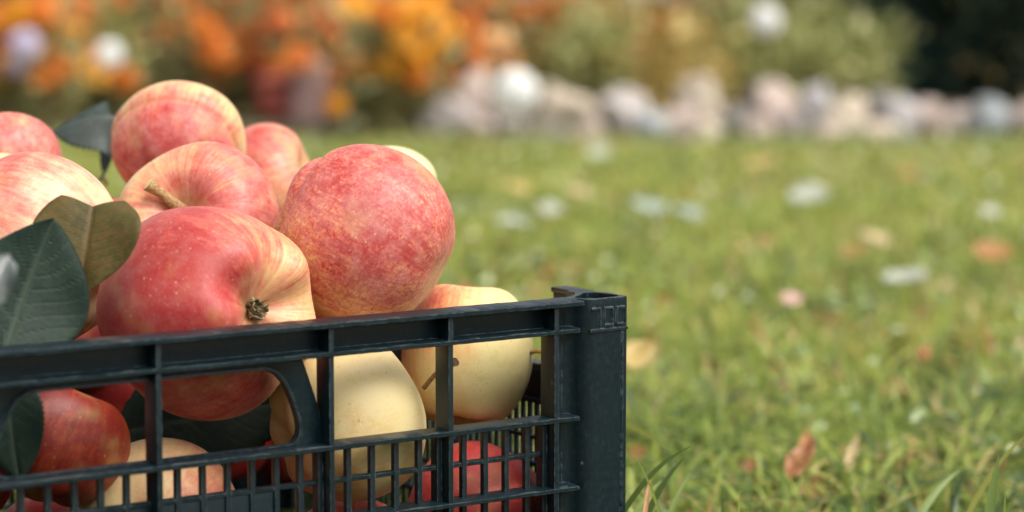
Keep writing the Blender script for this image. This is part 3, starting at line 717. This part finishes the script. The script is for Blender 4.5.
s = NT('leaf_litter'); t = s.n('ShaderNodeAttribute', attribute_name='tint').outputs['Fac']
s.set(Base_Color=s.ramp(t, [(0, (.12,.05,.03)), (.4, (.38,.12,.05)), (.7, (.5,.28,.12)), (1, (.6,.45,.3))]), Roughness=.7)
discs('leaf_litter', 1500, -.6, 1.0, .95, 2.6, .003, .009, .002, .016, s.m, 'brown crumbs of old leaves between the blades', 'litter', .9)

# fallen leaves, one object each
def fallen(label, px, py, size_px, mi, z=.042, tilt=(0,-.3), asp=.75, rot=None, **kw):
    d = ray(px, py); k = (z-H)/d.z; c = Vector((0,0,H))+d*k; L = size_px/F*k
    a = random.uniform(0, 6.28) if rot is None else rot
    dv = Vector((math.cos(a), math.sin(a), tilt[0])).normalized(); nr = Vector((0, -.35+tilt[1], 1)).normalized()
    kw.setdefault('fold', .3); kw.setdefault('bend', -.12)
    leaf(label, c-dv*L/2, c+dv*L/2, L*asp, nr, LY[mi], 'fallen_leaf', 'fallen leaf', 'fallen leaves scattered on the lawn', nu=16, nv=8, petiole=.2, **kw)
for a in [('whitish leaf on the lawn right of the round mottled apple', 512, 219, 52, 2), ('round cream leaf on the far lawn, left of the bluish pair', 580, 190, 36, 0),
          ('bluish grey leaf, left one of the pair in mid lawn', 650, 204, 44, 4), ('bluish grey leaf, right one of the pair in mid lawn', 690, 210, 42, 4),
          ('pale leaf on the far lawn above the cream and orange pair', 810, 192, 46, 2), ('white leaf at the right on the lawn, largest of the pale ones', 906, 274, 58, 2),
          ('cream leaf lying against an orange one on the right lawn', 877, 236, 42, 0), ('orange leaf left of the cream leaf it touches', 853, 250, 32, 1),
          ('orange leaf close to the right picture edge', 994, 249, 42, 1), ('orange leaf far back at the right below the bluish stone', 908, 172, 30, 1),
          ('yellow leaf far back on the lawn below the middle of the stone row', 760, 161, 38, 5), ('yellow ochre leaf just right of the crate corner', 638, 352, 40, 5, dict(z=.055, tilt=(.6, -.8), rot=.3)),
          ('small pink leaf in the middle of the right lawn', 791, 297, 24, 6), ('faint yellow leaf on the lawn between the apple and the stones', 520, 186, 30, 5),
          ('pale green-white leaf near the round cream one', 551, 207, 26, 2), ('small pale leaf high on the lawn under the cream boulder', 600, 150, 26, 2),
          ('small dark red leaf in the mid lawn', 762, 240, 22, 3), ('pale leaf near the right picture edge in the mid lawn', 990, 210, 22, 2)]:
    fallen(*a[:5], **(a[5] if len(a) > 5 else {}))
fallen('curled brown and tan leaf upright in the grass at the bottom right', 800, 458, 52, 3, z=.028, rot=.6, tilt=(.9, -.6), asp=.42, fold=.9)
fallen('rust orange leaf scrap in the grass right of the curled tan leaf', 822, 492, 40, 1, z=.012, rot=.2, asp=.5)
fallen('small orange leaf behind the curled tan leaf', 806, 440, 26, 1, z=.03, rot=1.2, tilt=(1., -.5), asp=.5)
fallen('tan strip of dry leaf standing in the grass', 852, 452, 44, 0, z=.03, rot=.9, tilt=(1.5, -.8), asp=.22)

# ------------------------------------------------------------------ stones
def rock_mat(c, i):
    s = NT('field_stone'); o = s.obj(); n = s.noise(o, 18, 5, .65, w=i*3.1); n2 = s.noise(o, 90, 4, .7, w=i)
    x = s.math('MULTIPLY_ADD', n, .6, s.math('MULTIPLY', n2, .4))
    s.set(Base_Color=s.ramp(x, [(.3, tuple(a*.55 for a in c)), (.52, c), (.72, tuple(min(.85, a*1.3) for a in c))]), Roughness=.75); s.bump(x, .7, .01); return s.m
PK, CRM, GR, BL, MV = (.38,.30,.26), (.44,.37,.285), (.17,.16,.145), (.28,.30,.31), (.30,.26,.245)
rocks = [ # px, top y, width px, depth, colour, label
 (452, 96, 56, 4.22, MV, 'lilac grey stone at the left end of the row'), (468, 70, 62, 4.42, PK, 'beige grey stone piled behind the left end of the row'), (432, 106, 34, 4.3, GR, 'small grey stone under the marigolds at the left end'),
 (505, 108, 40, 4.2, MV, 'mauve stone under the round white glint'), (562, 84, 78, 4.25, CRM, 'largest cream boulder in the row, right of the white glint'), (545, 126, 46, 4.1, GR, 'low grey stone in front of the cream boulder'),
 (622, 86, 56, 4.25, (.39,.35,.33), 'pale lilac stone right of the cream boulder'), (648, 112, 42, 4.14, BL, 'small blue-grey stone in front of the pale lilac one'), (676, 104, 58, 4.18, PK, 'pinkish beige stone in the middle of the row'),
 (700, 78, 60, 4.42, CRM, 'high beige stone at the back of the middle of the row'), (706, 118, 40, 4.1, CRM, 'small cream stone at the foot of the middle'), (738, 108, 40, 4.2, GR, 'grey stone in a dark gap past the middle'),
 (770, 80, 56, 4.36, PK, 'rosy stone standing high right of the middle'), (758, 114, 42, 4.12, PK, 'low pink stone below the rosy high one'), (797, 112, 46, 4.16, MV, 'mauve stone with shaded side between rosy and grey ones'),
 (818, 84, 40, 4.36, (.33,.31,.31), 'grey lilac stone at the back, left of the evergreen'), (846, 92, 48, 4.22, CRM, 'beige stone before the dark evergreen foot'), (826, 122, 36, 4.1, PK, 'small pink stone on the lawn edge at the right'),
 (880, 90, 34, 4.3, GR, 'small grey stone against the evergreen'), (902, 100, 44, 4.2, (.37,.34,.34), 'pale grey stone below the evergreen'), (928, 102, 48, 4.22, PK, 'pinkish stone right below the evergreen'),
 (958, 108, 36, 4.24, (.36,.31,.28), 'small pale stone beside the bluish one'), (990, 100, 50, 4.2, BL, 'bluish stone ending the row at the right'), (876, 120, 40, 4.12, CRM, 'low cream stone in front of the right part'),
 (590, 122, 34, 4.12, PK, 'small pink stone tucked between boulder and lilac stone'), (478, 118, 34, 4.14, PK, 'small rosy stone in front of the left end'),
 (1035, 104, 50, 4.3, PK, 'pink stone cut by the right picture edge')]
for i, (px, ty, w, d, c, lab) in enumerate(rocks):
    top = P(px, ty, d); hgt = max(.035, top.z+.012); wd = w/F*d
    bm = bmesh.new(); bmesh.ops.create_icosphere(bm, subdivisions=4, radius=1)
    dirs = [Vector((random.gauss(0,1), random.gauss(0,1), random.gauss(0,1))).normalized() for _ in range(9)]; cut = [random.uniform(.62, .9) for _ in dirs]
    for v in bm.verts:
        p = v.co.normalized(); k = 1.
        for dv, cc in zip(dirs, cut):
            dd = p.dot(dv)
            if dd > cc*.98: k = min(k, cc/dd)
        p = p*k*(1+.12*NZ(p*1.5+Vector((i*7, 0, 0)))+.03*NZ(p*6+Vector((i, 0, 0))))
        v.co = Vector((p.x*wd*.50, p.y*wd*.46, p.z*hgt*.55))
    o = from_bm('stone', bm, rock_mat(c, i), None, True); o.location = (top.x, top.y, hgt/2-.012); o.rotation_euler = (0, 0, 0)
    tag(o, lab, 'stone', 'stones edging the flower bed')

# ------------------------------------------------------------------ plants behind
def leaf_cloud(n, fn, l0, l1, asp=.45):
    """n small folded leaves at positions given by fn() -> (pos, dir)"""
    V = np.zeros((n*6, 3)); T = np.zeros(n*6); Q = np.zeros((n*2, 4), int)
    for i in range(n):
        p, d = fn(); d = (d+Vector((random.gauss(0,.6), random.gauss(0,.6), random.gauss(0,.5)))).normalized()
        L = random.uniform(l0, l1); a = d.orthogonal().normalized(); a.rotate(Matrix.Rotation(random.uniform(0, 6.28), 3, d)); nn = d.cross(a); w = L*asp/2
        pts = [p, p+d*L*.5+a*w+nn*w*.4, p+d*L*.5, p+d*L*.5-a*w+nn*w*.4, p+d*L, p]
        for k in range(5): V[i*6+k] = pts[k]
        V[i*6+5] = p
        T[i*6:i*6+6] = random.random(); Q[2*i] = (i*6, i*6+1, i*6+4, i*6+2); Q[2*i+1] = (i*6, i*6+2, i*6+4, i*6+3)
    return V, Q, T
def fol_mat(name, pts, rough=.5, trans=.3):
    s = NT(name); t = s.n('ShaderNodeAttribute', attribute_name='tint').outputs['Fac']
    n = s.noise(s.obj(), 9, 3, .6); x = s.math('MULTIPLY_ADD', n, .5, s.math('MULTIPLY', t, .5))
    c = s.ramp(x, pts); s.set(Base_Color=c, Roughness=rough)
    tr = s.n('ShaderNodeBsdfTranslucent'); s.l(c, tr.inputs[0]); mx = s.n('ShaderNodeMixShader'); mx.inputs[0].default_value = trans
    s.l(s.b.outputs[0], mx.inputs[1]); s.l(tr.outputs[0], mx.inputs[2]); s.l(mx.outputs[0], s.out.inputs[0]); return s.m
FG = fol_mat('marigold_foliage', [(.25, (.14,.16,.06)), (.5, (.31,.29,.11)), (.75, (.5,.41,.18))])
FOL = fol_mat('ochre_foliage', [(.25, (.26,.2,.05)), (.5, (.5,.37,.1)), (.75, (.66,.5,.2))])
FGG = fol_mat('grey_green_foliage', [(.25, (.26,.28,.19)), (.5, (.42,.43,.31)), (.75, (.58,.57,.46))])
FYG = fol_mat('fresh_green_foliage', [(.25, (.22,.25,.08)), (.5, (.37,.39,.13)), (.75, (.54,.52,.26))])
FDK = fol_mat('dark_evergreen_foliage', [(.25, (.014,.045,.04)), (.5, (.022,.065,.055)), (.75, (.04,.09,.07))], .7, .1)
FDO = fol_mat('dark_olive_foliage', [(.25, (.03,.045,.028)), (.5, (.07,.09,.045)), (.7, (.14,.14,.06)), (.8, (.34,.2,.06))], .6, .15)
FBR = fol_mat('olive_brown_hedge', [(.25, (.2,.17,.1)), (.5, (.34,.29,.17)), (.75, (.5,.45,.3))], .7, .2)
s = NT('woody_stem'); n = s.noise(s.obj(), 80, 4); s.set(Base_Color=s.ramp(n, [(.3, (.06,.04,.025)), (.7, (.2,.14,.09))]), Roughness=.85); WD = s.m
def petal_mat(name, c1, c2):
    s = NT(name); t = s.n('ShaderNodeAttribute', attribute_name='tint').outputs['Fac']; c = s.mix(t, c1, c2)
    s.set(Base_Color=c, Roughness=.55); tr = s.n('ShaderNodeBsdfTranslucent'); s.l(c, tr.inputs[0]); mx = s.n('ShaderNodeMixShader'); mx.inputs[0].default_value = .25
    s.l(s.b.outputs[0], mx.inputs[1]); s.l(tr.outputs[0], mx.inputs[2]); s.l(mx.outputs[0], s.out.inputs[0]); return s.m
PM = {'o': petal_mat('orange_petal', (.5,.11,.006), (.74,.23,.012)), 'y': petal_mat('yellow_petal', (.68,.27,.008), (.85,.42,.015)), 'r': petal_mat('rust_petal', (.34,.05,.008), (.55,.13,.012)),
      'p': petal_mat('peach_petal', (.85,.5,.22), (.9,.65,.35)), 'w': petal_mat('white_glint', (.9,.9,.89), (.95,.95,.94)), 'l': petal_mat('lilac_petal', (.6,.5,.68), (.75,.72,.82))}
def bloom_mesh(key, R, dome=.75):
    V, Q, T = [], [], []
    for ring, (rr_, el, npet) in enumerate([(1., .05, 12), (.86, .3, 11), (.68, .62, 9), (.45, .95, 7), (.2, 1.2, 5)]):
        for k in range(npet):
            a = 2*math.pi*(k+.5*(ring % 2))/npet+random.uniform(-.1, .1); c = math.cos(a); s_ = math.sin(a); w = R*.34*(1-.1*ring)
            b0 = len(V); el2 = el+random.uniform(-.12, .12)
            for (f, ww, dz) in ((.12, .25, 0), (.62, .9, .06), (1., 1., -.03), (1.06, .4, -.1)):
                rad = R*rr_*f*math.cos(el2*.9); z = R*dome*(math.sin(el2)*f)+dz*R
                for sg in (-1, 1): V.append((rad*c-sg*w/2*ww*s_, rad*s_+sg*w/2*ww*c, z+.03*R*sg*math.sin(k)))
            tt = random.random()
            T += [tt]*8
            for i in range(3): Q.append((b0+2*i, b0+2*i+1, b0+2*i+3, b0+2*i+2))
    me = np_mesh('blossom', np.array(V), np.array(Q), {'tint': np.array(T)}); me.materials.append(PM[key]); return me
BM = {k: [bloom_mesh(k, .026) for _ in range(3)] for k in 'oyrplw'}
def plant(name, label, cat, px, d, hgt, wd, fol, nleaf, blooms='', nb=0, group=None, lsize=(.02,.045), dep=None, zr=(.1,1.), bsz=(.8,1.35)):
    x = (px-512)/F*d; y = d*math.cos(PH)
    root = empty(name, (x, y, 0)); tag(root, label, cat, group); dep = dep or wd
    stems = [(random.uniform(-.5,.5)*wd, random.uniform(-.5,.5)*dep, hgt*random.uniform(.65, 1)) for _ in range(9)]
    SV, SF = [], []
    for sx, sy, sz in stems:
        pts = [Vector((sx*.25*(1-t)+sx*t, sy*.25*(1-t)+sy*t, sz*t*.95-.01)) for t in (0, .35, .7, 1)]
        v, f = tube(pts, [.004, .0035, .0025, .0015], 6); k = len(SV); SV += v; SF += [tuple(a+k for a in q) for q in f]
    pyobj('branches', SV, SF, WD, root)
    def fn():
        sx, sy, sz = random.choice(stems); t = random.uniform(*zr)
        c = Vector((sx*(.25+.75*t), sy*(.25+.75*t), sz*t)); o_ = Vector((random.gauss(0,1), random.gauss(0,1), random.gauss(0,.8)))*(.16*wd)
        p = c+o_; p.z = max(.01, p.z); return p, o_.normalized()+Vector((0,0,.3))
    V, Q, T = leaf_cloud(nleaf, fn, *lsize)
    me = np_mesh('foliage', V, Q, {'tint': T}); link('foliage', me, fol, root)
    for k in range(nb):
        p, dv = fn(); p.z = max(p.z, hgt*.35)+random.uniform(0, .15)*hgt; p += Vector((0, -abs(random.gauss(0, .25))*dep, 0))
        c = random.choice(blooms); b = bpy.data.objects.new('blossom', random.choice(BM[c])); COL.objects.link(b); b.parent = root; b.location = p
        b.rotation_euler = (random.uniform(.1, 1.4), random.uniform(-.5, .5), random.uniform(-.6, .6)); sc = random.uniform(*bsz); b.scale = (sc,)*3
    return root
GMF = 'marigold bushes in the flower bed'
for a in [ # px, depth, height, width, blooms, n, foliage, label
 (-30, 4.5, .30, .26, 'oor', 20, FG, 'orange marigold bush cut by the left picture edge'), (40, 4.3, .27, .20, 'oooy', 26, FG, 'dense orange marigold bush at the left above the pink apple'),
 (105, 4.6, .24, .20, 'yo', 7, FYG, 'green bush with few yellow blooms behind the curled leaf'), (135, 4.9, .33, .24, 'yyor', 14, FG, 'yellow and rust marigold bush left above the topmost apple'),
 (200, 4.7, .34, .24, 'rro', 18, FG, 'rust red marigold bush right above the topmost apple'), (262, 4.6, .26, .20, 'roo', 14, FG, 'rust and orange bush over the red flower pot'),
 (310, 4.9, .30, .24, 'oor', 16, FG, 'orange bush between the pot and the yellow bloom cluster'), (350, 4.7, .22, .16, 'op', 8, FG, 'loose marigold bush with a peach bloom left of the brightest cluster'),
 (398, 4.35, .25, .15, 'yyoo', 22, FG, 'brightest yellow-orange marigold bush at the left end of the stones'), (440, 4.6, .30, .20, 'ooor', 22, FG, 'orange marigold bush above the left end of the stones'),
 (486, 4.8, .29, .20, 'oorp', 12, FG, 'orange bush with a peach bloom above the white round glint'), (540, 4.9, .24, .22, 'ro', 8, FOL, 'ochre bush with rust blooms above the cream boulder'),
 (590, 4.7, .20, .18, '', 0, FYG, 'low yellow-green bush behind the cream boulder'), (610, 5.3, .27, .22, 'rro', 9, FOL, 'ochre bush with red-orange blooms, third from the right end of the bed'),
 (655, 5.2, .28, .20, 'rrr', 11, FOL, 'rust red bush at the right end of the flower bed'), (660, 4.75, .18, .24, '', 0, FOL, 'low golden bush behind the middle stones'),
 (70, 5.2, .36, .24, 'oyy', 10, FG, 'back row marigold bush at the far left, tall and yellowish'), (235, 5.4, .33, .26, 'oor', 10, FG, 'back row marigold bush behind the rust red one'), (380, 5.5, .30, .26, 'oo', 7, FOL, 'back row ochre bush behind the brightest cluster')]:
    px, d, h_, w_, bl_, n_, fo, lab = a
    plant('marigold_bush', lab, 'flower bush', px, d, h_, w_, fo, 700, bl_, min(60, int(n_*2.1)), GMF, bsz=(.65, 1.3))
plant('shrub', 'grey-green shrub left of the dark evergreen', 'shrub', 770, 6.0, .36, .30, FGG, 2600, group='shrubs behind the stones', lsize=(.03,.06))
plant('shrub', 'pale beige-green shrub behind the middle of the stone row', 'shrub', 735, 5.6, .25, .26, FGG, 1500, '', 0, group='shrubs behind the stones', lsize=(.03,.06))
plant('shrub', 'low fresh green shrub behind the rosy stone', 'shrub', 770, 5.0, .20, .36, FYG, 2200, group='shrubs behind the stones', lsize=(.02,.05))
plant('shrub', 'low fresh green shrub at the foot of the evergreen', 'shrub', 828, 4.9, .15, .20, FYG, 1500, group='shrubs behind the stones', lsize=(.02,.05))
plant('shrub', 'dark olive shrub with a few yellow leaves right of the evergreen', 'shrub', 1015, 5.0, .60, .34, FDO, 5200, group='shrubs behind the stones', lsize=(.025,.05), zr=(.02, 1))
plant('shrub', 'dark olive shrub outside the right picture edge', 'shrub', 1110, 5.1, .60, .4, FDO, 3600, group='shrubs behind the stones', lsize=(.025,.05), zr=(.02, 1))
# evergreen tree
def evergreen(label, px, d, hgt, rad, n):
    x = (px-512)/F*d; root = empty('evergreen_tree', (x, d, 0)); tag(root, label, 'tree')
    pyobj('trunk', *tube([Vector((0,0,-.02)), Vector((.01,0,hgt*.4)), Vector((0,.01,hgt*.9))], [.04, .03, .008], 10), WD, root, True)
    def fn():
        t = random.random()**1.4; a = random.uniform(0, 6.28); r = rad*(1-t)**.22*(.55+.45*random.random()**.4)*(1+.14*math.sin(a*5+t*20))
        p = Vector((r*math.cos(a), r*math.sin(a), .03+hgt*t)); return p, Vector((math.cos(a), math.sin(a), .9))
    V, Q, T = leaf_cloud(n, fn, .04, .09, .35); link('crown', np_mesh('crown', V, Q, {'tint': T}), FDK, root)
evergreen('dark conical evergreen standing behind the right end of the stones', 956, 5.2, 1.7, .285, 24000)

# hedge and wall far behind
def hedge(label, x0, x1, y, hgt, dep, fol, n, ls=(.05,.1)):
    root = empty('hedge', ((x0+x1)/2, y, 0)); tag(root, label, 'hedge'); w = x1-x0
    def fn():
        p = Vector((random.uniform(-w/2, w/2), random.uniform(-dep/2, dep/2), random.uniform(.0, 1)))
        k = 1+.16*NZ(Vector((p.x*2, y, 0))); p.z *= hgt*k; return p, Vector((0, -.4, .4))
    V, Q, T = leaf_cloud(n, fn, *ls); link('foliage', np_mesh('foliage', V, Q, {'tint': T}), fol, root)
    SV, SF = [], []
    for i in range(int(w/.25)):
        v, f = tube([Vector((-w/2+i*.25, 0, -.02)), Vector((-w/2+i*.25+.03, 0, hgt*.8))], [.02, .01], 6); k = len(SV); SV += v; SF += [tuple(a+k for a in q) for q in f]
    pyobj('branches', SV, SF, WD, root)
hedge('brownish hedge far behind the shrubs, right of the pale wall', .75, 3.4, 9.2, 1.1, .6, FBR, 7000)
hedge('muted olive hedge far behind the marigolds at the left', -3.6, -.9, 8.0, .55, .5, FBR, 5000)
s = NT('pale_render'); n = s.noise(s.obj(), 2.5, 5, .6); s.set(Base_Color=s.ramp(n, [(.3, (.40,.38,.33)), (.6, (.52,.5,.44)), (.8, (.6,.58,.54))]), Roughness=.9); s.bump(n, .3, .02)
root = empty('garden_wall', (-1, 11, 0)); tag(root, 'pale rendered garden wall far behind the flower bed', 'wall')
m = bmesh.new(); bmesh.ops.create_cube(m, size=1)
for v in m.verts: v.co = Vector((v.co.x*12, v.co.y*.25, v.co.z*1.7+.83))
bmesh.ops.bevel(m, geom=m.edges[:], offset=.01, segments=2, affect='EDGES'); from_bm('masonry', m, s.m, root)
m = bmesh.new(); bmesh.ops.create_cube(m, size=1)
for v in m.verts: v.co = Vector((v.co.x*12.1, v.co.y*.36, v.co.z*.07+1.72))
bmesh.ops.bevel(m, geom=m.edges[:], offset=.01, segments=2, affect='EDGES'); from_bm('coping', m, s.m, root)

# pot, pink block, round blooms and white pompons added as light glints
s = NT('terracotta'); n = s.noise(s.obj(), 40, 4); s.set(Base_Color=s.ramp(n, [(.3, (.3,.06,.045)), (.7, (.48,.12,.09))]), Roughness=.7); TC = s.m
def lathe(prof, n=36):
    V, Fc = [], []
    for r, z in prof:
        for k in range(n): a = 2*math.pi*k/n; V.append((r*math.cos(a), r*math.sin(a), z))
    for i in range(len(prof)-1):
        for k in range(n): Fc.append((i*n+k, i*n+(k+1) % n, (i+1)*n+(k+1) % n, (i+1)*n+k))
    return V, Fc
root = empty('flower_pot', ((282-512)/F*4.5, 4.5, 0)); tag(root, 'dark red clay flower pot half hidden in the marigolds', 'flower pot')
pyobj('body', *lathe([(.001,.002), (.036,.002), (.052,.085), (.046,.085), (.032,.012), (.001,.012)]), TC, root, True)
pyobj('pot_rim', *lathe([(.0525,.078), (.058,.08), (.058,.1), (.054,.102), (.048,.1), (.0475,.084)]), TC, root, True)
s = NT('pink_stone'); n = s.noise(s.obj(), 40, 4); s.set(Base_Color=s.ramp(n, [(.3, (.28,.16,.15)), (.7, (.42,.28,.26))]), Roughness=.8)
bm = bmesh.new(); bmesh.ops.create_cube(bm, size=1); bmesh.ops.subdivide_edges(bm, edges=bm.edges[:], cuts=5, use_grid_fill=True)
for v in bm.verts: v.co = Vector((v.co.x*.062, v.co.y*.06, v.co.z*.125+.06))*(1+.05*NZ(v.co*3))
bmesh.ops.bevel(bm, geom=[e for e in bm.edges if e.calc_face_angle(0) > 1], offset=.006, segments=2, affect='EDGES')
o = from_bm('stone_block', bm, s.m, None, True); o.location = ((310-512)/F*4.45, 4.45, 0); tag(o, 'upright pinkish stone block beside the red flower pot', 'stone block')
def glint_or_bloom(label, px, py, d, r, key, name='glint_or_flower'):
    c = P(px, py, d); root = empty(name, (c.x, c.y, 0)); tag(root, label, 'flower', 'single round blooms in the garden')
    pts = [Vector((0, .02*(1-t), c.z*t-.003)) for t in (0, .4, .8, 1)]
    pyobj('pompon_stem', *tube(pts, [.003, .0028, .002, .002], 6), FG, root)
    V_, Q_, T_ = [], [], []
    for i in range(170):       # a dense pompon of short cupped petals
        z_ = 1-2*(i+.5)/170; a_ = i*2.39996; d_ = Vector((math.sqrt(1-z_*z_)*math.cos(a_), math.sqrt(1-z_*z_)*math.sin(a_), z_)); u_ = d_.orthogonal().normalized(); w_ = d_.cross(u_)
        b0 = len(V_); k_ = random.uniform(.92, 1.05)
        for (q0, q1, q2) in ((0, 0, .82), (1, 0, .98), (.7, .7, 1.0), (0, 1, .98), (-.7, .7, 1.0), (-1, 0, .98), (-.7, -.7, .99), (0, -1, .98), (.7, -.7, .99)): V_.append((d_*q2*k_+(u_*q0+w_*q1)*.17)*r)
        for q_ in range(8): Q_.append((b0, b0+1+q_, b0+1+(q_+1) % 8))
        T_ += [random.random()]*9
    me_ = np_mesh('pompon_head', np.array([tuple(v) for v in V_]), np.array(Q_), {'tint': np.array(T_)}); me_.materials.append(PM[key])
    b = bpy.data.objects.new('pompon_head', me_); COL.objects.link(b); b.parent = root; b.location = (0,-.01,c.z)
glint_or_bloom('white pompon added as a light glint over the left stones, brightest in the garden', 516, 92, 4.05, .036, 'w')
glint_or_bloom('white pompon added as a light glint high in front of the brown hedge', 765, 21, 4.5, .027, 'w')
glint_or_bloom('white pompon added as a light glint left above the topmost apple', 110, 55, 4.2, .023, 'w')
glint_or_bloom('lilac bloom at the left among orange marigolds', 26, 46, 4.1, .026, 'l')
glint_or_bloom('pale lilac bloom below the other one at the left', 18, 66, 4.15, .018, 'l')
glint_or_bloom('yellow-orange round bloom beside the pink stone block', 336, 106, 4.2, .019, 'y')
glint_or_bloom('peach round bloom above the yellow one', 354, 58, 4.25, .018, 'p')
glint_or_bloom('peach round bloom above the stones at the top', 490, 40, 4.3, .018, 'p')
